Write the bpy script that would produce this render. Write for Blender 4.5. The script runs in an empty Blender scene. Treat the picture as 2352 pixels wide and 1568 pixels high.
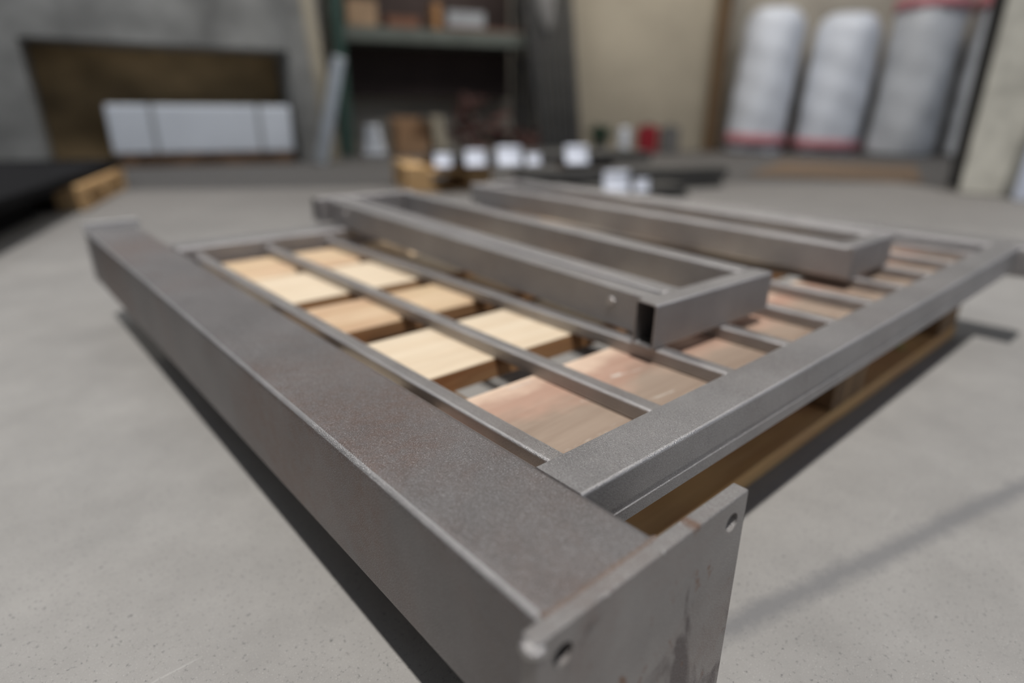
import bpy, bmesh, math, random
from mathutils import Vector, Matrix
random.seed(7)
S = bpy.context.scene
COL = S.collection
R = math.radians

# ------------------------------------------------------------------ camera
cam_d = bpy.data.cameras.new('camera')
cam = bpy.data.objects.new('camera', cam_d); COL.objects.link(cam)
rt = Vector((0.75279063, -0.65824613, 0.00427724)); up = Vector((0.22872363, 0.26765731, 0.93597279)); fw = Vector((0.61724531, 0.70361324, -0.35204636))
M = Matrix((rt, up, -fw)).transposed().to_4x4()
M.translation = Vector((-.14, -.132, .366))
cam.matrix_world = M
cam_d.sensor_width = 36; cam_d.lens = 21.326
cam_d.clip_start = .01; cam_d.clip_end = 100
cam_d.dof.use_dof = True; cam_d.dof.focus_distance = .395; cam_d.dof.aperture_fstop = 1.9
S.camera = cam
# ------------------------------------------------------------------ world, sun, exposure
w = bpy.data.worlds.new('sky'); S.world = w; w.use_nodes = True
bg = w.node_tree.nodes['Background']; bg.inputs[0].default_value = (.68, .80, 1, 1); bg.inputs[1].default_value = .30
sd = bpy.data.lights.new('sun', 'SUN'); sd.energy = 3.15; sd.angle = R(1.6); sd.color = (1, .965, .92)
sun = bpy.data.objects.new('sun', sd); COL.objects.link(sun)
sun.rotation_euler = Vector((.20, .235, -1)).to_track_quat('-Z', 'Y').to_euler()
def area(name, loc, tgt, sx, sy, e, c=(1, 1, 1)):
    l = bpy.data.lights.new(name, 'AREA'); l.shape = 'RECTANGLE'; l.size = sx; l.size_y = sy; l.energy = e; l.color = c
    o = bpy.data.objects.new(name, l); COL.objects.link(o); o.location = loc
    o.rotation_euler = (Vector(tgt) - Vector(loc)).to_track_quat('-Z', 'Y').to_euler(); return o
area('hall_fill', (3.6, 2.9, 3.3), (3.9, 3.6, 0), 3.0, .5, 75, (1, .96, .9))  # unseen lamp added to brighten the back of the hall
area('edge_fill_lamp', (-1.6, 4.4, 3.5), (-1.4, 4.2, 0), 3.2, .7, 42, (.93, .96, 1))  # unseen lamp added for highlights along the steel edges
area('bay_fill', (.5, 3.3, 3.2), (1.2, 5.1, .3), 1.6, .4, 42, (.95, .97, 1))  # unseen lamp added to brighten the white package and recess wall
area('store_fill', (4.9, 1.2, 3.2), (6.5, 2.6, .5), 1.4, .4, 26, (.97, .98, 1))  # unseen lamp added to brighten the foam rolls
S.view_settings.view_transform = 'Standard'; S.view_settings.look = 'None'
S.view_settings.exposure = 0; S.view_settings.gamma = 1; S.view_settings.use_curve_mapping = False

# ------------------------------------------------------------------ materials
def nodes(name):
    m = bpy.data.materials.new(name); m.use_nodes = True
    nt = m.node_tree; b = nt.nodes['Principled BSDF']; return m, nt, b
def tc(nt, scale=(1, 1, 1), kind='Object'):
    t = nt.nodes.new('ShaderNodeTexCoord'); mp = nt.nodes.new('ShaderNodeMapping'); mp.inputs['Scale'].default_value = scale
    nt.links.new(t.outputs[kind], mp.inputs[0]); return mp.outputs[0]
def noise(nt, v, s, d=4, r=.55, dist=0):
    n = nt.nodes.new('ShaderNodeTexNoise'); n.inputs['Scale'].default_value = s; n.inputs['Detail'].default_value = d
    n.inputs['Roughness'].default_value = r; n.inputs['Distortion'].default_value = dist; nt.links.new(v, n.inputs['Vector']); return n.outputs[0]
def ramp(nt, f, stops):
    r = nt.nodes.new('ShaderNodeValToRGB'); e = r.color_ramp.elements
    while len(e) < len(stops): e.new(.5)
    for x, (p, c) in zip(e, stops):
        x.position = p; x.color = (c, c, c, 1) if isinstance(c, (int, float)) else (*c, 1)
    nt.links.new(f, r.inputs[0]); return r.outputs[0]
def mix(nt, f, a, b, bt='MIX'):
    m = nt.nodes.new('ShaderNodeMix'); m.data_type = 'RGBA'; m.blend_type = bt
    for s, v in ((m.inputs[0], f), (m.inputs[6], a), (m.inputs[7], b)):
        if isinstance(v, bpy.types.NodeSocket): nt.links.new(v, s)
        elif isinstance(v, (int, float)): s.default_value = v
        else: s.default_value = (*v, 1)
    return m.outputs[2]
def math_n(nt, op, a, b=0., c=0.):
    m = nt.nodes.new('ShaderNodeMath'); m.operation = op
    for s, v in zip(m.inputs, (a, b, c)):
        if isinstance(v, bpy.types.NodeSocket): nt.links.new(v, s)
        else: s.default_value = v
    return m.outputs[0]
def bump(nt, b, h, st=.2, d=.001):
    n = nt.nodes.new('ShaderNodeBump'); n.inputs['Strength'].default_value = st; n.inputs['Distance'].default_value = d
    nt.links.new(h, n.inputs['Height']); nt.links.new(n.outputs[0], b.inputs['Normal'])

def steel(name, c0=(.30, .285, .275), rust=.5, rough=.42, metal=.85, seed=0., blotch=False):
    m, nt, b = nodes(name); v = tc(nt)
    fine = noise(nt, v, 1400, 2, .7); mid = noise(nt, v, 14 , 6, .6); big = noise(nt, v, 5 + seed, 5, .6, .6)
    c = mix(nt, ramp(nt, mid, [(.3, 0), (.7, 1)]), tuple(x*.86 for x in c0), tuple(x*1.12 for x in c0))
    rm = math_n(nt, 'MULTIPLY', ramp(nt, big, [(.46, 0), (.66, rust)]), ramp(nt, noise(nt, v, 90, 5, .7), [(.35, .35), (.6, 1)]))
    c = mix(nt, rm, c, (.23, .15, .12))
    if blotch:
        bl = noise(nt, tc(nt, (15, 1, 9)), 1, 4, .6, .8)
        c = mix(nt, ramp(nt, bl, [(.56, 0), (.63, .8)]), c, (.12, .10, .10))
        rb = noise(nt, tc(nt, (40, 1, 22)), 1.3, 5, .7, .4)
        c = mix(nt, ramp(nt, rb, [(.60, 0), (.66, .8)]), c, (.24, .13, .08))
    c = mix(nt, ramp(nt, fine, [(.30, .35), (.45, 0)]), c, (.05, .048, .047))
    c = mix(nt, ramp(nt, fine, [(.55, 0), (.75, .75)]), c, (.72, .72, .74))
    nt.links.new(c, b.inputs['Base Color'])
    b.inputs['Metallic'].default_value = metal
    nt.links.new(ramp(nt, fine, [(.3, rough + .12), (.7, rough - .06)]), b.inputs['Roughness'])
    bump(nt, b, fine, .8, .0009); return m
M_ST = steel('mill_steel', (.26, .244, .242), .6, .45, .95); M_ST2 = steel('mill_steel_clean', (.365, .352, .350), .12, .43, .94, 1.)
M_BAL = steel('bar_steel', (.38, .36, .35), .2, .40, .95, 2.)
M_PL = steel('plate_steel', (.36, .342, .333), .5, .48, .94, 3., True)
M_CAP = steel('cap_steel', (.62, .61, .61), .0, .45, .6)
M_WELD = steel('weld_steel', (.55, .53, .52), .2, .3, .95)
M_SEAM = steel('rusty_weld', (.26, .20, .17), .8, .45, .8, 4.)
M_HILITE = steel('edge_highlight_steel', (.54, .525, .525), .1, .40, .97, 5.)  # brighter steel that paints highlights onto rounded edges
def plain(name, c, rough=.7, var=.15, sc=8., metal=0., spec=.4, bumpy=0.):
    m, nt, b = nodes(name); v = tc(nt); n = noise(nt, v, sc, 5, .6)
    nt.links.new(mix(nt, ramp(nt, n, [(.3, 0), (.7, 1)]), tuple(x*(1-var) for x in c), tuple(min(1, x*(1+var)) for x in c)), b.inputs['Base Color'])
    b.inputs['Roughness'].default_value = rough; b.inputs['Metallic'].default_value = metal
    b.inputs['Specular IOR Level'].default_value = spec
    if bumpy: bump(nt, b, noise(nt, v, sc*6, 4), .5, bumpy)
    return m
def wood(name, a, bb, axis=0, red=0.):
    m, nt, b = nodes(name)
    sc = [38., 38., 38.]; sc[axis] = 2.2
    v = tc(nt, tuple(sc)); g = noise(nt, v, 1.0, 6, .6, .5)
    c = mix(nt, ramp(nt, g, [(.35, 0), (.65, 1)]), a, bb)
    f = noise(nt, tc(nt, tuple(s*6 for s in sc)), 1, 3)
    c = mix(nt, ramp(nt, f, [(.35, .15), (.6, 0)]), c, tuple(x*.6 for x in a))
    if red:
        n = noise(nt, tc(nt, (4, 9, 4)), 1, 4, .6)
        c = mix(nt, ramp(nt, n, [(.42, 0), (.62, red)]), c, (.50, .25, .17))
    nt.links.new(c, b.inputs['Base Color']); b.inputs['Roughness'].default_value = .75; b.inputs['Specular IOR Level'].default_value = .25
    bump(nt, b, f, .3, .0006); return m
M_PINE = wood('pale_pine', (.70, .56, .40), (.78, .66, .50))
M_PINE2 = wood('amber_pine', (.56, .40, .24), (.74, .58, .39), 0, .3)
M_SKID = wood('skid_pine', (.60, .33, .13), (.80, .53, .25), 0, .4)
M_BLK = wood('block_wood', (.13, .08, .045), (.30, .19, .10), 2)
M_BGW = wood('far_pine', (.40, .24, .11), (.60, .40, .20))
M_BGWD = wood('far_dark_pine', (.13, .075, .045), (.2, .12, .07))
M_EDGE = wood('sawn_edge', (.27, .12, .05), (.54, .32, .16))
def board1():
    m, nt, b = nodes('weathered_board')
    g = noise(nt, tc(nt, (3, 45, 45)), 1, 6, .65, .6); n = noise(nt, tc(nt, (9, 14, 9)), 1, 5, .6)
    grey = mix(nt, ramp(nt, g, [(.3, 0), (.7, 1)]), (.26, .19, .145), (.38, .295, .23))
    pink = mix(nt, ramp(nt, g, [(.3, 0), (.7, 1)]), (.40, .235, .175), (.52, .36, .275))
    sx = nt.nodes.new('ShaderNodeSeparateXYZ'); nt.links.new(tc(nt), sx.inputs[0])
    y = math_n(nt, 'ADD', math_n(nt, 'MULTIPLY', math_n(nt, 'SUBTRACT', sx.outputs[1], .112), 7.), math_n(nt, 'MULTIPLY', math_n(nt, 'SUBTRACT', n, .5), 1.0))
    c = mix(nt, ramp(nt, y, [(.38, 0), (.62, 1)]), grey, pink)
    c = mix(nt, ramp(nt, y, [(.74, 0), (.96, 1)]), c, (.72, .55, .42))
    sp = noise(nt, tc(nt, (12, 55, 30)), 1, 5, .7, .5)
    c = mix(nt, ramp(nt, sp, [(.63, 0), (.70, .65)]), c, (.66, .62, .56))
    nt.links.new(c, b.inputs['Base Color']); b.inputs['Roughness'].default_value = .8; b.inputs['Specular IOR Level'].default_value = .2
    bump(nt, b, g, .3, .0008); return m
M_B1 = board1()
def floor_mat():
    m, nt, b = nodes('concrete_floor'); v = tc(nt)
    big = noise(nt, v, 1.3, 5, .55, .3); mid = noise(nt, v, 9, 6, .65); fine = noise(nt, v, 260, 4, .75); f2 = noise(nt, v, 900, 2, .6)
    c = mix(nt, ramp(nt, mid, [(.3, 0), (.7, 1)]), (.285, .275, .262), (.37, .357, .34))
    c = mix(nt, ramp(nt, big, [(.35, 0), (.7, .5)]), c, (.265, .262, .26))
    # floor colour turns darker and browner towards the inner hall
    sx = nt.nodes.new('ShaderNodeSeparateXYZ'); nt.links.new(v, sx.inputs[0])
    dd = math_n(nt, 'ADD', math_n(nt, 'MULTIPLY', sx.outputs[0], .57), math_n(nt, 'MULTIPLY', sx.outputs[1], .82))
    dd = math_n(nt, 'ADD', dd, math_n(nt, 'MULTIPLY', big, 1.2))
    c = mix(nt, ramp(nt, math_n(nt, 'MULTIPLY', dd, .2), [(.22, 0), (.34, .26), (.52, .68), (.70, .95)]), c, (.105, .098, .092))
    # dark grains and pale grains
    c = mix(nt, ramp(nt, fine, [(.32, .85), (.42, 0)]), c, (.12, .12, .12))
    c = mix(nt, ramp(nt, f2, [(.62, 0), (.72, .6)]), c, (.60, .58, .55))
    # long dark tyre smear
    sep = nt.nodes.new('ShaderNodeSeparateXYZ'); nt.links.new(v, sep.inputs[0])
    ln = math_n(nt, 'ADD', math_n(nt, 'MULTIPLY', sep.outputs[0], .255), sep.outputs[1])
    ln = math_n(nt, 'ADD', ln, math_n(nt, 'MULTIPLY', mid, .012))
    dist = math_n(nt, 'ABSOLUTE', math_n(nt, 'SUBTRACT', ln, .088))
    c = mix(nt, ramp(nt, math_n(nt, 'ADD', math_n(nt, 'MULTIPLY', dist, 48.), math_n(nt, 'MULTIPLY', math_n(nt, 'SUBTRACT', noise(nt, v, 60, 5, .7), .5), .9)), [(.15, .75), (.75, 0)]), c, (.18, .18, .185))
    scr = noise(nt, tc(nt, (3, 60, 1)), 1, 5, .7, .2)
    c = mix(nt, ramp(nt, scr, [(.66, 0), (.72, .35)]), c, (.55, .54, .52))
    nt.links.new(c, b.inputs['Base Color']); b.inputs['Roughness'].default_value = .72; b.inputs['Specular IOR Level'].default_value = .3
    bump(nt, b, fine, .25, .0008); return m
M_FL = floor_mat()
M_WALLG = plain('grey_concrete', (.215, .213, .203), .85, .42, 2.6, bumpy=.004)
M_WALLB = plain('cream_wall', (.37, .325, .25), .85, .12, 1.6, bumpy=.004)
M_WALLD = plain('dim_plaster', (.40, .36, .30), .9, .2, 2.)
M_PIL = plain('whitewashed_concrete', (.68, .66, .58), .85, .3, 5., bumpy=.004)
M_BLUEP = plain('pale_blue_sheet', (.52, .56, .66), .5, .05, 4.)
M_CEIL = plain('roof_sheet', (.16, .16, .16), .8, .1, 1.)
M_BROWN = plain('brown_fibreboard', (.38, .26, .13), .8, .35, 4.)
M_DBROWN = plain('dark_brown_paint', (.045, .03, .026), .8, .2, 4.)
M_WHITE = plain('white_film', (.66, .69, .74), .35, .05, 3., spec=.5)
M_STRAP = plain('grey_strap', (.30, .31, .32), .6, .1)
M_GREEN = plain('green_rack_paint', (.035, .075, .06), .55, .15, 6.)
M_GREEN2 = plain('grey_green_beam', (.10, .11, .095), .6, .15, 6.)
M_BLACK = plain('black_sheet_steel', (.008, .008, .009), .8, .2, 4., spec=.08)
M_DARKST = plain('dark_bar_steel', (.07, .068, .065), .5, .25, 5., metal=.5)
M_GALV = plain('galvanised_steel', (.50, .53, .56), .35, .1, 8., metal=.6)
M_CARD = plain('cardboard', (.26, .155, .085), .85, .15, 5.)
M_BEIGE = plain('beige_board', (.33, .29, .22), .85, .12, 5.)
M_RUST = plain('rusty_scrap', (.10, .05, .042), .8, .45, 9.)
M_CLOTH = plain('grey_cloth', (.30, .29, .28), .9, .15, 6.)
M_PLANT = plain('dark_green_leaf', (.02, .075, .045), .6, .3, 9.)
M_RED = plain('red_paint', (.24, .012, .02), .5, .15, 5.)
M_GREYB = plain('grey_case', (.13, .125, .12), .7, .2, 7.)
M_FILM = plain('foam_wrap', (.64, .67, .73), .4, .12, 3., spec=.5, bumpy=.02)
M_FILM2 = plain('foam_wrap_grey', (.50, .515, .54), .4, .15, 3., spec=.5, bumpy=.02)
M_BAND = plain('red_printed_band', (.50, .20, .22), .6, .2, 6.)
M_PAPER = plain('white_paper_tag', (.80, .84, .95), .6, .03, 6.)
M_YEL = plain('yellow_scrap', (.50, .48, .16), .7, .2, 9.)

# ------------------------------------------------------------------ mesh helpers
def add_box(bm, x0, y0, z0, x1, y1, z1, bev=0., seg=2, mat=None):
    t = bmesh.new(); bmesh.ops.create_cube(t, size=1)
    for v in t.verts: v.co = Vector(((x0+x1)/2 + v.co.x*(x1-x0), (y0+y1)/2 + v.co.y*(y1-y0), (z0+z1)/2 + v.co.z*(z1-z0)))
    if bev: bmesh.ops.bevel(t, geom=t.edges[:], offset=bev, segments=seg, affect='EDGES', profile=.5)
    if mat is not None: t.transform(mat)
    me = bpy.data.meshes.new('t'); t.to_mesh(me); t.free(); bm.from_mesh(me); bpy.data.meshes.remove(me)
def rrect(w_, h_, r, n=4):
    pts = []
    for cx, cy, a0 in ((w_-r, r, -90), (w_-r, h_-r, 0), (r, h_-r, 90), (r, r, 180)):
        for k in range(n+1):
            a = R(a0 + 90*k/n); pts.append((cx + r*math.cos(a), cy + r*math.sin(a)))
    return pts
def add_prism(bm, prof, L, fn, inner=None, caps=True):
    """profile (a,b) swept along length; fn(t,a,b)->xyz"""
    n = len(prof); A = [bm.verts.new(fn(0, *p)) for p in prof]; B = [bm.verts.new(fn(L, *p)) for p in prof]
    for i in range(n): bm.faces.new((A[i], A[(i+1) % n], B[(i+1) % n], B[i]))
    if inner:
        IA = [bm.verts.new(fn(0, *p)) for p in inner]; IB = [bm.verts.new(fn(L, *p)) for p in inner]
        for i in range(n):
            j = (i+1) % n
            bm.faces.new((IA[j], IA[i], IB[i], IB[j])); bm.faces.new((A[j], A[i], IA[i], IA[j])); bm.faces.new((B[i], B[j], IB[j], IB[i]))
    elif caps:
        bm.faces.new(A[::-1]); bm.faces.new(B)
def obj(name, bm, mat, parent=None, smooth=True, loc=None, sharp=50):
    bmesh.ops.recalc_face_normals(bm, faces=bm.faces[:])
    me = bpy.data.meshes.new(name); bm.to_mesh(me); bm.free(); me.materials.append(mat)
    if smooth:
        for p in me.polygons: p.use_smooth = True
        me.set_sharp_from_angle(angle=R(sharp))
    o = bpy.data.objects.new(name, me); COL.objects.link(o)
    if smooth: wn = o.modifiers.new('wn', 'WEIGHTED_NORMAL'); wn.keep_sharp = True; wn.weight = 90
    if parent: o.parent = parent
    if loc: o.location = loc
    return o
def box(name, d, mat, parent=None, bev=0., seg=2, mat4=None):
    bm = bmesh.new(); add_box(bm, *d, bev=bev, seg=seg, mat=mat4); return obj(name, bm, mat, parent)
def tag(o, label, cat, group=None):
    o['label'] = label; o['category'] = cat
    if group: o['group'] = group
    return o
def thing(name, label, cat, loc=(0, 0, 0), rz=0., group=None, rx=0.):
    o = bpy.data.objects.new(name, None); COL.objects.link(o); o.location = loc; o.rotation_euler = (rx, 0, rz)
    return tag(o, label, cat, group)
def struct(o): o['kind'] = 'structure'; return o
def tubeX(name, x, y, z, L, wy, hz, t, mat, parent, r=.003, hollow=True):
    bm = bmesh.new(); o_ = rrect(wy, hz, r); i_ = [(t + p[0]*(wy-2*t)/wy, t + p[1]*(hz-2*t)/hz) for p in o_]
    add_prism(bm, o_, L, lambda s, a, b: (x+s, y+a, z+b), i_ if hollow else None); return edge_highlight(obj(name, bm, mat, parent), M_HILITE)
def tubeY(name, x, y, z, L, wx, hz, t, mat, parent, r=.003, hollow=True):
    bm = bmesh.new(); o_ = rrect(wx, hz, r); i_ = [(t + p[0]*(wx-2*t)/wx, t + p[1]*(hz-2*t)/hz) for p in o_]
    add_prism(bm, o_, L, lambda s, a, b: (x+a, y+s, z+b), i_ if hollow else None); return edge_highlight(obj(name, bm, mat, parent), M_HILITE)
def cyl(bm, p0, p1, r0, r1=None, n=16):
    p0 = Vector(p0); p1 = Vector(p1); r1 = r0 if r1 is None else r1
    q = (p1-p0).to_track_quat('Z', 'Y').to_matrix()
    A = []; B = []
    for k in range(n):
        a = 2*math.pi*k/n; v = q @ Vector((math.cos(a), math.sin(a), 0))
        A.append(bm.verts.new(p0 + v*r0)); B.append(bm.verts.new(p1 + v*r1))
    for k in range(n): bm.faces.new((A[k], A[(k+1) % n], B[(k+1) % n], B[k]))
    bm.faces.new(A[::-1]); bm.faces.new(B)

def edge_highlight(o, mat, lo=.25, zmin=-9.):  # gives rounded edge faces the brighter steel, a painted highlight
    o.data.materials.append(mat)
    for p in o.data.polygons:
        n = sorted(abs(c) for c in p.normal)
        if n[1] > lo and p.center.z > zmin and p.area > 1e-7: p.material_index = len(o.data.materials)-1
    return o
# ------------------------------------------------------------------ structure
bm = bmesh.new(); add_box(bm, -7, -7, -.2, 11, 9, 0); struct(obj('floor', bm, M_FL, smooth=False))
def wall(name, pts, z0, z1, th, mat):
    """vertical slab on a plan line, thickness towards the outside (left normal)"""
    (x0, y0), (x1, y1) = pts; d = Vector((x1-x0, y1-y0)).normalized(); n = Vector((-d.y, d.x))*th
    bm = bmesh.new(); q = [(x0, y0), (x1, y1), (x1+n.x, y1+n.y), (x0+n.x, y0+n.y)]
    A = [bm.verts.new((a, b, z0)) for a, b in q]; B = [bm.verts.new((a, b, z1)) for a, b in q]
    for i in range(4): bm.faces.new((A[i], A[(i+1) % 4], B[(i+1) % 4], B[i]))
    bm.faces.new(A[::-1]); bm.faces.new(B); return struct(obj(name, bm, mat, smooth=False))
H = 3.6
sl = -.182
def LW(x, off=0.): return (x, 5.10 + sl*x + off)
wall('wall_back_left', (LW(-3.4), LW(.30)), 0, H, .5, M_WALLG)           # left of the recess
wall('wall_back_lintel', (LW(.30), LW(1.90)), .80, H, .5, M_WALLG)
wall('wall_back_jamb', (LW(1.90), LW(2.15)), 0, H, .5, M_WALLG)
wall('wall_back_recess', (LW(.25, .5), LW(2.1, .5)), 0, 1.2, .1, M_BROWN)
wall('wall_back_middle', ((2.10, 5.85), (4.55, 4.78)), 0, H, .1, M_WALLD)
wall('wall_back_cream', ((4.36, 4.58), (5.95, 3.62)), 0, H, .12, M_WALLB)
wall('wall_right', ((6.15, 3.95), (9.0, -.3)), 0, H, .12, M_WALLD)
wall('wall_left', ((-3.4, -5.4), (-3.4, 5.9)), 0, H, .15, M_WALLG)
box_ = bmesh.new(); add_box(box_, 3.60, .22, 0, 3.98, .74, H, .01); struct(obj('wall_pillar', box_, M_PIL))
struct(box('trim_1', (3.86, .745, 0, 3.99, .86, H), M_DARKST, None, .004))
struct(box('trim_2', (5.80, 3.50, 0, 5.90, 3.60, H), plain('brown_edge', (.13, .08, .04)), None, .004))
# roof over the inner hall; its edge bounds the sunlit part of the floor
bm = bmesh.new()
q = [(-3.9, -5.5), (-1.25, -5.5), (-1.25, 3.27), (-.55, 2.80), (2.6, .70), (8.9, -3.5), (9.6, 6.6), (-3.9, 6.6)]
A = [bm.verts.new((a, b, H)) for a, b in q]; B = [bm.verts.new((a, b, H+.15)) for a, b in q]
for i in range(8): bm.faces.new((A[i], A[(i+1) % 8], B[(i+1) % 8], B[i]))
bm.faces.new(A[::-1]); bm.faces.new(B); struct(obj('ceiling', bm, M_CEIL, smooth=False))

# ------------------------------------------------------------------ gate
gate = thing('gate_panel', 'grey steel gate panel with thick post, rails and thin bars lying on the pine pallet', 'gate panel')
PW, PH, PZ = .084, .092, .074
bm = bmesh.new(); add_prism(bm, rrect(PW, PH, .0075, 6), 1.172, lambda s, a, b: (a, .010+s, PZ+b)); edge_highlight(obj('post', bm, M_ST, gate), M_HILITE, .55)
box('end_cap', (-.002, 1.182, .075, .086, 1.190, .180), M_CAP, gate, .0015)
bm = bmesh.new(); bmesh.ops.create_icosphere(bm, subdivisions=3, radius=.0052)
for v in bm.verts: v.co.y *= 1.2; v.co.z *= .8; v.co *= 1+.06*math.sin(v.co.x*900)
obj('corner_weld', bm, M_WELD, gate, loc=(-.0085, .004, .1610))
for k, (x, y, z, q) in enumerate(((.030, .001, .1652, 1.), (.0335, .0005, .1650, 1.3), (.040, .001, .1652, .9), (.0485, .0012, .1652, .7), (.075, .0006, .1652, 1.2), (.100, .008, .1655, .8))):
    bm = bmesh.new(); bmesh.ops.create_icosphere(bm, subdivisions=2, radius=.0011*q); obj('weld_spatter', bm, M_WELD, gate, loc=(x, y, z))
# base plate with four holes
bm = bmesh.new(); add_box(bm, -.010, 0, 0.001, .157, .010, .1655, .0012, 2)
pl = obj('base_plate', bm, M_PL, gate)
bc = bmesh.new()
for hx in (.0055, .1415):
    for hz in (.018, .150): cyl(bc, (hx, -.02, hz), (hx, .03, hz), .0062, n=32)
ct = obj('cutter', bc, M_ST)
pl.modifiers.clear(); md = pl.modifiers.new('b', 'BOOLEAN'); md.operation = 'DIFFERENCE'; md.object = ct; md.solver = 'EXACT'
dg = bpy.context.evaluated_depsgraph_get(); nm = bpy.data.meshes.new_from_object(pl.evaluated_get(dg))
pl.modifiers.clear(); pl.data = nm; nm.name = 'base_plate'; nm.set_sharp_from_angle(angle=R(50)); pl.modifiers.new('wn', 'WEIGHTED_NORMAL').keep_sharp = True
bpy.data.objects.remove(ct, do_unlink=True)
# weld seam between post and plate
bm = bmesh.new(); rnd = random.Random(3)
rows = []
for k in range(90):
    x = .002 + k*.0009; r_ = .0012 + .0005*abs(math.sin(k*1.1)) + .0003*rnd.random()
    rows.append([bm.verts.new((x, .0100 + r_*1.4*math.cos(R(a)), .1646 + r_*.9*math.sin(R(a)))) for a in (-20, 0, 35, 70, 110, 150, 190)])
for k in range(89):
    for i in range(6): bm.faces.new((rows[k][i], rows[k][i+1], rows[k+1][i+1], rows[k+1][i]))
o = obj('weld_seam', bm, M_SEAM, gate)
# near rail: box section with a shallow groove along its outer side
def rail(name, y0, y1, z0, z1, x0, x1, outer, parent):
    r = .0022; g0, g1, gd = z1-.0235, z1-.0283, .0009
    s = -1 if outer == 'near' else 1
    yo, yi = (y0, y1) if outer == 'near' else (y1, y0)
    P = [(yi, z0+r), (yi+s*r, z0), (yo-s*r, z0), (yo, z0+r), (yo, g1-.0004), (yo-s*gd, g1), (yo-s*gd, g0), (yo, g0+.0005), (yo, z1-r), (yo-s*r*.134, z1-r*.5), (yo-s*r*.5, z1-r*.134), (yo-s*r, z1), (yi+s*r, z1), (yi, z1-r)]
    bm = bmesh.new(); add_prism(bm, P, x1-x0, lambda t, a, b: (x0+t, a, b)); return edge_highlight(obj(name, bm, M_ST2, parent, sharp=40), M_HILITE, .25, z1-.004)
rail('rail', .058, .098, .126, .1662, .0798, 1.1205, 'near', gate)
rail('rail', .911, .951, .126, .166, .0838, 1.1205, 'far', gate)
box('stop_bar', (.0838, .953, .134, 1.1205, .992, .162), M_ST2, gate, .001)
bm = bmesh.new(); add_prism(bm, rrect(.084, .048, .005, 4), 1.18, lambda s, a, b: (1.12+a, .01+s, .118+b)); edge_highlight(obj('stile', bm, M_ST2, gate), M_HILITE)
bars = None
for i in range(10):
    xr = .122 + .1098*i
    if bars is None:
        bm = bmesh.new(); add_prism(bm, rrect(.0155, .0145, .0022, 3), .8128, lambda s, a, b: (a, .0979+s, b)); bars = edge_highlight(obj('bar', bm, M_BAL, gate), M_HILITE)
        o = bars
    else: o = bars.copy(); COL.objects.link(o)
    o.location = (xr-.0155, 0, .1375)
    # weld beads at both ends
wb = None
for i in range(10):
    xr = .122 + .1098*i
    for yy in (.0995, .9095):
        if wb is None:
            bm = bmesh.new(); bmesh.ops.create_icosphere(bm, subdivisions=2, radius=.0032)
            for v in bm.verts: v.co.x *= 1.9
            wb = obj('weld_bead', bm, M_WELD, gate); o = wb
        else: o = wb.copy(); COL.objects.link(o)
        o.location = (xr-.0078, yy, .1515)
for x, y in ((1.119, .062), (1.119, .094), (1.119, .93)):
    o = wb.copy(); COL.objects.link(o); o.location = (x, y, .1655)

# ------------------------------------------------------------------ loose tube frames on the gate
fa = thing('tube_frame', 'narrow welded steel tube frame with an open tube end, lying on the bars in front', 'tube frame', (.319, .187, .1525), R(-2.0), 'steel tube frames resting on the gate', R(1.15))
tubeX('end_tube', 0, 0, 0, .207, .025, .046, .0016, M_ST2, fa, .0028)
tubeY('side_tube', .181, .0252, 0, .768, .026, .046, .0016, M_ST2, fa, .0028)
tubeY('side_tube', .045, .0252, 0, .768, .026, .045, .0016, M_ST2, fa, .0028)
# drilled flat bar along the left tube
bm = bmesh.new(); add_box(bm, .022, .0252, .001, .0445, .793, .042, .0012)
fb = obj('flat_bar', bm, M_ST2, fa)
bm = bmesh.new(); cyl(bm, (.0225, .075, .027), (.0195, .075, .027), .0055, .004, 20); obj('bolt', bm, M_WELD, fa)
bm = bmesh.new(); cyl(bm, (.0225, .72, .027), (.0195, .72, .027), .0055, .004, 20); obj('bolt', bm, M_WELD, fa)
tubeX('end_tube', 0, .7935, 0, .207, .025, .046, .0016, M_ST2, fa, .0028)
for p in ((.05, .7925, .044), (.078, .7925, .044), (.2, .793, .046), (.048, .026, .044)):
    o = wb.copy(); o.parent = fa; COL.objects.link(o); o.location = p
fbm = thing('tube_frame', 'closed rectangular steel tube frame lying on the bars behind the open-ended one', 'tube frame', (.7395, .173, .1525), R(.8), 'steel tube frames resting on the gate', R(1.15))
tubeX('end_tube', .0262, 0, 0, .1, .026, .046, .0016, M_ST2, fbm, .0028)
tubeY('side_tube', 0, 0, 0, .83, .026, .046, .0016, M_ST2, fbm, .0040)
tubeY('side_tube', .1264, 0, 0, .83, .026, .046, .0016, M_ST2, fbm, .0040)
tubeX('end_tube', .0262, .804, 0, .1, .026, .046, .0016, M_ST2, fbm, .0028)
for sx in (0, .1264):
    box('tube_cap', (sx+.0018, -.0012, .0018, sx+.0242, .0002, .0442), M_ST2, fbm, .0004)
for p in ((.004, .004, .0455), (.03, .003, .0455), (.03, .806, .0455), (.124, .806, .0455)):
    o = wb.copy(); o.parent = fbm; COL.objects.link(o); o.location = p

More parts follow.
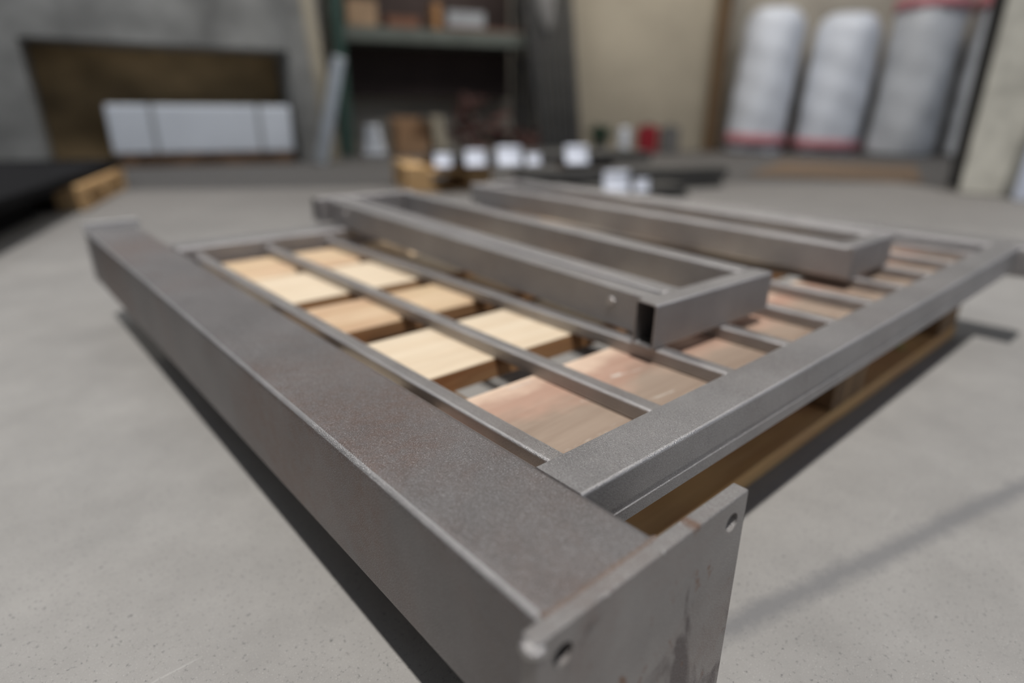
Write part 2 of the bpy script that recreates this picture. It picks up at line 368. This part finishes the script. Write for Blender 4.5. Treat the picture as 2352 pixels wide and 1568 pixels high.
# ------------------------------------------------------------------ pallet under the gate
pal = thing('wooden_pallet', 'pine pallet with pale and weathered boards lying under the steel gate panel', 'pallet', (0, 0, 0))
def plank(name, x0, x1, y0, y1, z0, z1, mat, parent, wane=0., seed=0, edge=False):
    rnd = random.Random(seed); bm = bmesh.new(); n = 12
    ring = []
    for k in range(n+1):
        x = x0 + (x1-x0)*k/n; j = lambda s: (rnd.random()-.5)*s
        wv = wane*(.75+.5*rnd.random()); c = .0012
        P = [(y0+j(.001), z0+.001), (y0+c+j(.001), z0), (y1-c, z0), (y1+j(.001), z0+.001), (y1+j(.001), z1-c), (y1-c, z1), (y0+max(c, wv), z1), (y0+j(.001), z1-max(c, wane*.8))]
        ring.append([bm.verts.new((x, a, b)) for a, b in P])
    for k in range(n):
        for i in range(8): bm.faces.new((ring[k][i], ring[k][(i+1) % 8], ring[k+1][(i+1) % 8], ring[k+1][i])).material_index = 1 if (i in (0, 3, 7) and edge) else 0
    bm.faces.new(ring[0][::-1]); bm.faces.new(ring[-1]); o = obj(name, bm, mat, parent); o.data.materials.append(M_EDGE); return o
XL, XR = .094, 1.112
BD = [(.0988, .246, 0, M_B1), (.301, .419, 0, M_PINE), (.477, .574, .006, M_PINE2), (.612, .757, 0, M_PINE), (.785, .900, .010, M_PINE2)]
for i, (a, b, wn, mt) in enumerate(BD): plank('deck_board', XL, XR, a, b, .1155, .1372, mt, pal, wn, i, True)
for x in (XL, .60, XR-.10): box('cross_board', (x, .114, .094, x+(.075 if x == XL else .10), .898, .1152), M_BLK, pal, .001)
for (a, b) in ((.112, .212), (.520, .61), (.80, .90)): plank('skid_board', XL, XR, a, b, .0005, .0215, M_SKID, pal, 0, int(a*100))
blk = None
for x in (XR-.10, .60, XL):
    for y in (.113, .516, .801):
        if blk is None: blk = box('block', (0, 0, 0, .1, .098, .0715), M_BLK, pal, .0015); o = blk
        else: o = blk.copy(); COL.objects.link(o)
        o.location = (x, y, .0220)
        if x == XL: o.scale.x = .75
bm = bmesh.new()
for k in range(3): add_box(bm, -.011+.004*k, -.004, .0, .009-.003*k, .006, .002, .0005, mat=Matrix.Translation((0, 0, .003*k)) @ Matrix.Rotation(.6*k-.3, 4, 'Z') @ Matrix.Rotation(.25, 4, 'Y'))
tag(obj('scrap_chip', bm, M_YEL, loc=(.905, .135, .0225)), 'small yellow-green plastic chip on the pallet skid under the long near rail', 'scrap')

exec_bg = True
# ------------------------------------------------------------------ background helpers
def frame(p0, p1):
    """matrix with x along p0->p1 on the floor, y away from it"""
    d = Vector((p1[0]-p0[0], p1[1]-p0[1])); a = math.atan2(d.y, d.x)
    return Matrix.Translation((p0[0], p0[1], 0)) @ Matrix.Rotation(a, 4, 'Z'), d.length, a
def small_pallet(label, loc, rz, L, Wd, hgt, mat, nb=6, nblk=3):
    t = thing('wooden_pallet', label, 'pallet', loc, rz)
    bw = L/nb*.72
    for i in range(nb): box('deck_board', (i*(L-bw)/(nb-1), 0, hgt-.02, i*(L-bw)/(nb-1)+bw, Wd, hgt), mat, t, .002)
    for y in (0, Wd/2-.045, Wd-.09):
        box('stringer', (0, y, hgt-.042, L, y+.09, hgt-.0205), mat, t, .002)
        for k in range(nblk): x = k*(L-.12)/(nblk-1); box('block', (x, y, .018, x+.12, y+.09, hgt-.0425), mat, t, .003)
        box('skid_board', (0, y, 0.0005, L, y+.09, .0175), mat, t, .002)
    return t
# white package on a pallet in the recess
p0, p1 = (.68, 4.97), (1.80, 4.63); Mx, L, a = frame(p0, p1)
small_pallet('wooden pallet under the long white package in the wall recess', (p0[0], p0[1], 0), a, L, .42, .085, M_BGWD, 6, 4)
t = thing('wrapped_package', 'long low package in white film with two grey straps, on a pallet by the wall', 'package', (p0[0], p0[1], .086), a)
box('wrap', (-.01, -.005, 0, L+.01, .40, .325), M_WHITE, t, .018, 3)
for x in (.25, .94): box('strap', (x, -.008, -.0005, x+.03, .403, .328), M_STRAP, t, .002)
# leaning beige plank beside the recess
bm = bmesh.new(); add_box(bm, 0, 0, 0, .09, .025, 2.3, .003)
o = obj('timber_plank', bm, M_BEIGE, loc=(2.03, 4.52, .004)); o.rotation_euler = (R(-2.), R(-4), R(-10)); tag(o, 'pale timber plank leaning on the wall left of the green rack post', 'plank')
# leaning galvanised tube
t = thing('galvanised_tube', 'short light-grey galvanised tube leaning against the green rack post', 'tube', (1.93, 4.44, .006)); t.rotation_euler = (R(-1), R(15.5), R(-12))
bm = bmesh.new(); add_prism(bm, rrect(.085, .085, .012), .74, lambda s, a_, b: (a_-.0425, b-.0425, s), [(p[0]*.93+.003, p[1]*.93+.003) for p in rrect(.085, .085, .012)]); obj('tube_wall', bm, M_GALV, t)
bm = bmesh.new(); add_box(bm, -.046, -.046, .735, .046, .046, .765, .008); obj('end_cap', bm, M_GALV, t)

# ------------------------------------------------------------------ storage rack
r0, r1 = (2.43, 5.04), (4.08, 4.40); Mx, RL, ra = frame(r0, r1)
rk = thing('storage_rack', 'dark green steel storage rack with grey-green beams along the back wall', 'rack', (r0[0], r0[1], 0), ra)
for x in (0, RL-.07):
    for y in (0, .33): box('upright', (x, y, 0, x+.08, y+.05, 2.5), M_GREEN if x == 0 else M_DARKST, rk, .004)
    for k in range(5): 
        bm = bmesh.new(); z = .2+.45*k; cyl(bm, (x+.035, .05, z), (x+.035, .33, z+.35*(1 if k % 2 else 1)), .012, n=8); obj('brace', bm, M_DARKST, rk)
    for y in (0, .33): box('foot_plate', (x-.02, y-.02, 0, x+.10, y+.07, .006), M_DARKST, rk)
for z in (.93, 2.0):
    for y in (-.01, .34): box('beam', (.081, y, z, RL-.071, y+.04, z+.115), M_GREEN2, rk, .004)
    box('shelf_deck', (.081, .031, z+.095, RL-.071, .339, z+.113), M_DBROWN, rk, .002)
bm = bmesh.new(); add_box(bm, .10, .385, .50, RL-.1, .40, 1.85, .002); obj('backing_board', bm, M_DBROWN, rk)
def on_rack(x, y, z=0): v = Mx @ Vector((x, y, z)); return (v.x, v.y, v.z)
def rack_item(name, label, cat, x, y, z, w_, d_, h_, mat, grp=None, rz=0., bev=.006, flaps=False):
    t = thing(name, label, cat, on_rack(x, y, z), ra+rz, grp)
    box('body', (0, 0, 0, w_, d_, h_), mat, t, bev)
    if flaps:
        box('flap', (0.002, -.05, h_-.004, w_-.002, .002, h_+.002), mat, t, .001, 1, Matrix.Identity(4)); box('tape', (w_*.44, -.001, h_*.2, w_*.56, d_*.9, h_+.001), M_BEIGE, t, .0005)
    else: box('lid', (-.003, -.003, h_*.86, w_+.003, d_+.003, h_+.004), mat, t, bev)
    return t
DZ = 1.044
rack_item('storage_box', 'tan box at the left end of the rack shelf', 'box', .12, .06, DZ, .25, .2, .2, plain('tan_box', (.30, .2, .12)))
rack_item('storage_box', 'reddish-brown low box on the rack shelf beside the tan box', 'box', .45, .05, DZ, .28, .24, .09, plain('redbrown', (.16, .07, .04)))
rack_item('storage_box', 'grey metal box on the rack shelf right of the upright orange board', 'box', .98, .05, DZ+.035, .34, .2, .12, M_STRAP)
o = box('timber_board', (0, 0, 0, .06, .22, .22), plain('orange_timber', (.33, .17, .07)), None, .003); o.location = on_rack(.86, .06, DZ); o.rotation_euler = (0, 0, ra); tag(o, 'small orange timber board standing on edge on the rack shelf', 'board')
o = box('timber_board', (0, 0, 0, .75, .24, .03), plain('brown_timber', (.15, .07, .045)), None, .003); o.location = on_rack(.93, .04, DZ); o.rotation_euler = (0, 0, ra); tag(o, 'flat brown board on the rack shelf under the grey metal box', 'board')
# things on the floor under the rack
t = thing('wrapped_bundle', 'white plastic-wrapped bundle on the floor at the left end of the rack', 'bundle', on_rack(.17, -.02), ra)
bm = bmesh.new()
for k in range(4): add_box(bm, .01*k, .01*k, .066*k+.0005, .19-.012*k, .22-.01*k, .066*(k+1)-.002, .02, 3)
obj('wrap', bm, M_WHITE, t); box('strap', (.075, -.004, .0, .09, .224, .266), M_STRAP, t, .002)
t = thing('cardboard_box', 'open brown cardboard box on the floor under the rack', 'box', on_rack(.46, -.04), ra+.1)
for nm_, d_ in (('base', (0, 0, 0.001, .30, .24, .008)), ('side_panel', (0, 0, .008, .006, .24, .28)), ('side_panel', (.294, 0, .008, .30, .24, .30)), ('back_panel', (.006, .234, .008, .294, .24, .33)), ('front_panel', (.006, 0, .008, .294, .006, .15))): box(nm_, d_, M_CARD, t, .001)
t = thing('tilted_carton', 'beige carton leaning between the cardboard box and the scrap heap', 'box', on_rack(.83, .0, .004), ra); t.rotation_euler = (0, R(-8), ra)
box('body', (0, 0, 0, .10, .25, .32), M_BEIGE, t, .006); box('lid', (-.003, -.003, .27, .103, .253, .325), M_BEIGE, t, .003)
# heap of rusty offcuts: each one its own object
rnd = random.Random(11)
spots = []
for k in range(45):
    x = .98 + rnd.random()*.82; y = -.02 + rnd.random()*.26
    spots.append((x, y))
lab = ['rusty brown bracket offcut in the scrap heap under the rack', 'dark rusty tube offcut in the scrap heap under the rack', 'rust-brown flat plate in the scrap heap under the rack']
grp = ['rusty bracket offcuts under the rack', 'rusty tube offcuts under the rack', 'rusty plate offcuts under the rack']
def mk_off(kind):
    bm = bmesh.new()
    if kind == 0:
        add_box(bm, 0, 0, 0, .19, .06, .008, .001); add_box(bm, 0, 0, .008, .008, .06, .12, .001)
    elif kind == 1:
        add_prism(bm, rrect(.05, .05, .006), .26, lambda s, a_, b: (s, a_, b), [(p[0]*.84+.004, p[1]*.84+.004) for p in rrect(.05, .05, .006)])
    else:
        add_box(bm, 0, 0, 0, .20, .13, .012, .001)
    return bm
protos = []
for k in range(3):
    o = obj('metal_offcut', mk_off(k), M_RUST); protos.append(o); tag(o, lab[k], 'offcut', grp[k])
for k, (x, y) in enumerate(spots):
    kd = k % 3; o = protos[kd] if k < 3 else protos[kd].copy()
    if k >= 3: COL.objects.link(o)
    hmax = .50*max(.25, 1-abs(x-1.22)/.7)
    z = (k/45.)*hmax + .01
    v = on_rack(x, y, z); o.location = v
    o.rotation_euler = ((rnd.random()-.5)*.7, (rnd.random()-.5)*.9, ra + (rnd.random()-.5)*2.2)
# leaning steel bars right of the rack
bar0 = None
for k in range(7):
    if bar0 is None:
        bm = bmesh.new(); add_prism(bm, rrect(.045, .045, .004), 2.6, lambda s, a_, b: (a_, b, s), [(p[0]*.86+.003, p[1]*.86+.003) for p in rrect(.045, .045, .004)]); bar0 = obj('steel_bar', bm, M_DARKST); o = bar0
    else: o = bar0.copy(); COL.objects.link(o)
    q_ = k/6; o.location = (4.03+.30*q_, 4.20-.17*q_, .012); o.rotation_euler = (R(-4), R(-7+2.*q_), R(-25))
    tag(o, ('leftmost', 'second from left', 'third from left', 'fourth from left', 'third from right', 'second from right', 'rightmost')[k] + ' dark steel tube in the bundle leaning right of the rack', 'steel bar', 'steel tubes leaning right of the rack')
# grey cloth hanging
bm = bmesh.new(); n = 14; prev = None
rows = []
for i in range(n+1):
    row = []
    for j in range(9):
        uu = i/n; s = j/8
        wdt = .30*(1-s)**.8+.03
        row.append(bm.verts.new((.17+(uu-.5)*wdt + .02*s, .03*math.sin(uu*14+s*2)+.0, 1.62-.62*s + .03*math.sin(uu*9))))
    rows.append(row)
for i in range(n):
    for j in range(8): bm.faces.new((rows[i][j], rows[i+1][j], rows[i+1][j+1], rows[i][j+1]))
o = obj('hanging_cloth', bm, M_CLOTH); o.modifiers.new('s', 'SOLIDIFY').thickness = .006
o.location = (3.93, 4.30, .03); o.rotation_euler = (0, 0, ra); tag(o, 'pale grey cloth hanging in a point from the right end of the rack', 'cloth')
# hook rail that carries the cloth
bm = bmesh.new(); cyl(bm, (0, 0, 0), (.5, 0, 0), .012, n=10); o = obj('hook_rail', bm, M_DARKST, rk, loc=(RL-.45, -.04, 1.66))

# ------------------------------------------------------------------ right of the rack
t = thing('potted_plant', 'dark green bushy plant in a pot on the floor by the cream wall', 'plant', (4.68, 4.06, 0))
bm = bmesh.new(); cyl(bm, (0, 0, 0.001), (0, 0, .11), .06, .08, 20); obj('pot', bm, M_DARKST, t)
bm = bmesh.new(); rnd = random.Random(5)
for k in range(60):
    a_ = rnd.random()*6.283; e_ = .2+rnd.random()*1.2; l_ = .11+rnd.random()*.13
    d = Vector((math.cos(a_)*math.cos(e_), math.sin(a_)*math.cos(e_), math.sin(e_))); s_ = d.cross(Vector((0, 0, 1))).normalized()*.022
    b0 = Vector((0, 0, .11)); m0 = b0+d*l_*.6; t0 = b0+d*l_+Vector((0, 0, -.04))
    q4 = [bm.verts.new(b0), bm.verts.new(m0+s_), bm.verts.new(t0), bm.verts.new(m0-s_)]; bm.faces.new(q4)
o = obj('foliage', bm, M_PLANT, t, False); o['kind'] = 'stuff'
t = thing('gas_canister', 'small white cylinder canister standing between the plant and the red box', 'canister', (4.84, 3.88, 0))
bm = bmesh.new(); cyl(bm, (0, 0, .001), (0, 0, .22), .055, n=24); cyl(bm, (0, 0, .22), (0, 0, .245), .055, .03, 24); obj('body', bm, M_WHITE, t)
bm = bmesh.new(); cyl(bm, (0, 0, .245), (0, 0, .27), .018, n=12); obj('valve', bm, M_DARKST, t)
t = thing('red_can', 'dark red metal box on the floor by the cream wall', 'box', (4.93, 3.77, 0), R(-40))
box('body', (0, 0, .001, .19, .14, .25), M_RED, t, .01, 3); box('handle', (.05, .06, .252, .14, .08, .275), M_DARKST, t, .006)
t = thing('tool_case', 'grey case standing right of the dark red box', 'case', (5.10, 3.62, 0), R(-40))
box('body', (0, 0, .001, .17, .12, .245), M_GREYB, t, .008); box('handle', (.05, .05, .246, .12, .07, .265), M_DARKST, t, .005)
# foam rolls
def foam_roll(name, label, x, y, r, h, mat, lean, bands, seed):
    t = thing(name, label, 'roll', (x, y, 0), 0, 'wrapped foam rolls at the right wall'); t.rotation_euler = (R(lean[0]), R(lean[1]), 0)
    bm = bmesh.new(); rn = random.Random(seed); n, mz = 36, 26; rows = []
    ph = [rn.random()*6 for _ in range(5)]
    for j in range(mz+1):
        z = h*j/mz; row = []
        rr = r*(1 if j < mz-3 else (.995, .97, .90, .70)[j-mz+3]) if True else r
        if j == 0: rr = r*.95
        for i in range(n):
            a_ = 6.283*i/n; k = 1+.03*math.sin(3*a_+ph[0]+z*2)+.025*math.sin(5*a_+ph[1]-z*5)+.015*math.sin(z*22+ph[2]+2*a_)
            row.append(bm.verts.new((rr*k*math.cos(a_), rr*k*math.sin(a_), z+.004)))
        rows.append(row)
    for j in range(mz):
        for i in range(n): bm.faces.new((rows[j][i], rows[j][(i+1) % n], rows[j+1][(i+1) % n], rows[j+1][i]))
    bm.faces.new(rows[0][::-1]); bm.faces.new(rows[-1]); obj('wrap', bm, mat, t)
    for z0, z1 in bands:
        bm = bmesh.new(); A = []
        for zz in (z0, z1):
            A.append([bm.verts.new((r*1.075*math.cos(6.283*i/n), r*1.075*math.sin(6.283*i/n), zz)) for i in range(n)])
        for i in range(n): bm.faces.new((A[0][i], A[0][(i+1) % n], A[1][(i+1) % n], A[1][i]))
        o_ = obj('printed_band', bm, M_BAND, t)
        o_.modifiers.new('s', 'SOLIDIFY').thickness = .004
    return t
foam_roll('foam_roll', 'white film-wrapped foam roll with a pink band near its foot, leftmost of the rolls', 6.08, 3.18, .275, 1.31, M_FILM, (1, 3), [(.07, .17)], 1)
foam_roll('foam_roll', 'white film-wrapped foam roll with pink band, second from the left of the rolls', 6.44, 2.62, .28, 1.24, M_FILM, (1, 3), [(.04, .13)], 2)
foam_roll('foam_roll', 'greyish film-wrapped foam roll with a red cap band, third of the rolls', 6.78, 2.06, .29, 1.37, M_FILM2, (1, 3), [(1.24, 1.33)], 3)
foam_roll('foam_roll', 'grey film-wrapped foam roll beside the pillar, rightmost of the rolls', 7.10, 1.50, .26, 1.42, M_FILM2, (0, 3), [(1.24, 1.36)], 4)
# sheet leaning at the pillar
bm = bmesh.new(); add_box(bm, 0, 0, 0, .02, .34, .62, .003); o = obj('plastic_sheet', bm, M_BLUEP, loc=(3.50, .16, .002)); o.rotation_euler = (0, R(8.), 0)
tag(o, 'pale blue sheet leaning against the whitewashed pillar', 'sheet')
bm = bmesh.new(); add_box(bm, 0, 0, 0, 1.5, .95, .004, .001); o = obj('cardboard_sheet', bm, plain('floor_card', (.19, .13, .085), .9, .2, 2.), loc=(3.95, 1.0, .001)); o.rotation_euler = (0, 0, R(18))
tag(o, 'flat brown sheet lying on the floor in front of the foam rolls', 'sheet')

# ------------------------------------------------------------------ mid ground: steel stock with paper tags
m0, m1 = (1.46, 2.78), (3.3, 2.0); Mm, ML, ma = frame(m0, m1)
small_pallet('orange pine pallet carrying dark steel sections and paper tags', (m0[0], m0[1]-.32, 0), ma, .42, .5, .125, M_BGW, 3, 2)
def on_m(x, y, z): v = Mm @ Vector((x, y, z)); return (v.x, v.y-.32, v.z)
o = box('timber_bearer', (0, 0, 0, .12, .5, .1255), M_BGWD, None, .003); o.location = on_m(.98, 0, .001); o.rotation_euler = (0, 0, ma); tag(o, 'dark timber bearer under the right ends of the long steel sections', 'timber')
sec = None
for k in range(6):
    if sec is None:
        bm = bmesh.new(); add_prism(bm, rrect(.07, .05, .005), 1.15, lambda s, a_, b: (s, a_, b), [(p[0]*.88+.004, p[1]*.88+.003) for p in rrect(.07, .05, .005)]); sec = obj('steel_section', bm, M_DARKST); o = sec
    else: o = sec.copy(); COL.objects.link(o)
    o.location = on_m(.14+.02*(k % 3), -.05+.08*k, .127); o.rotation_euler = (0, 0, ma)
    tag(o, ('frontmost dark steel section on the tagged pallet, nearest the gate', 'second dark steel section from the front on the tagged pallet', 'third dark steel section from the front on the tagged pallet', 'third dark steel section from the back on the tagged pallet', 'second dark steel section from the back on the tagged pallet', 'rearmost dark steel section on the tagged pallet, nearest the rack')[k], 'steel section', 'steel sections on the tagged pallet')
for k in range(4):
    o = sec.copy(); COL.objects.link(o); o.location = on_m(.50+.03*(k % 2), -.19+.085*(k // 2), .001+.051*(k % 2)); o.rotation_euler = (0, 0, ma)
    tag(o, ('lower front dark steel section on the floor before the tagged pallet', 'upper front dark steel section on the floor before the tagged pallet', 'lower rear dark steel section on the floor before the tagged pallet', 'upper rear dark steel section on the floor before the tagged pallet')[k], 'steel section', 'steel sections on the floor by the tagged pallet')
tagm = None
def paper():
    bm = bmesh.new(); n = 6; rows = []
    for i in range(n+1):
        s = i/n; rows.append([bm.verts.new((x, .012*math.sin(s*3)+.018*s, s*.075)) for x in (0, .1)])
    for i in range(n): bm.faces.new((rows[i][0], rows[i][1], rows[i+1][1], rows[i+1][0]))
    return bm
TG = [(.12, .0, 'leftmost paper tag on the dark steel sections', .8), (.27, .0, 'second paper tag from the left on the dark steel sections', 1.), (.43, .0, 'third paper tag from the left on the dark steel sections', 1.2), (.58, .0, 'fourth paper tag from the left, smaller, on the dark steel sections', .7), (.79, .0, 'brightest round-cornered paper tag, fifth from the left on the steel sections', 1.2)]
for x, y, lb, sc in TG:
    if tagm is None: tagm = obj('paper_tag', paper(), M_PAPER); tagm.modifiers.new('s', 'SOLIDIFY').thickness = .001; o = tagm
    else: o = tagm.copy(); COL.objects.link(o)
    o.location = on_m(x, y-.085, .128); o.rotation_euler = (R(-6), 0, ma-.1); o.scale = (sc, sc, sc); tag(o, lb, 'paper tag', 'paper tags on the steel stock')
# a low stack at its right end with two bigger tags
t = thing('steel_stack', 'short dark stack of flat steel right behind the gate, carrying two large tags', 'steel stack', (1.93, 1.70, 0), ma)
for k in range(3): box('flat_steel', (.01*k, .004*k, .002+.02*k, .50-.01*k, .16, .0195+.02*k), M_DARKST, t, .002)
for (x, lb, sc) in ((.06, 'large pale-blue paper tag on the front of the short steel stack', 1.25), (.21, 'narrow paper tag right of the large pale-blue one on the short stack', .75)):
    o = tagm.copy(); COL.objects.link(o); v = Matrix.Translation((1.93, 1.70, 0)) @ Matrix.Rotation(ma, 4, 'Z') @ Vector((x, -.012, .035)); o.location = v
    o.rotation_euler = (R(4), 0, ma); o.scale = (sc, sc, sc); tag(o, lb, 'paper tag', 'paper tags on the steel stock')

# ------------------------------------------------------------------ left: black sheets on a pallet
d_ = Vector((.343, .939)).normalized(); la = math.atan2(d_.y, d_.x)
small_pallet('orange-brown pine pallet under the stack of black steel sheets at left', (.185, 2.78, 0), la, .85, .8, .095, M_BGW, 7, 3)
t = thing('sheet_stack', 'stack of black steel sheets on a pallet at the left edge', 'steel sheets', (-.43, 1.18, .0955), la)
for k in range(5):
    box('steel_sheet', (.004*k, -.004*(k % 2), .0072*k, 2.75+.004*(k % 3), 1.1, .0068+.0072*k), M_BLACK, t, .0006)
o = box('shade_block', (0, 0, 0, 1.25, .9, .0945), M_BLACK, None, .004); v = Matrix.Translation((-.43, 1.18, .0005)) @ Matrix.Rotation(la, 4, 'Z') @ Vector((.35, .10, 0)); o.location = v; o.rotation_euler = (0, 0, la)  # added block, stands in for the black shadow below the sheets
tag(o, 'low black block added as shade under the near overhang of the black sheets', 'shade block')
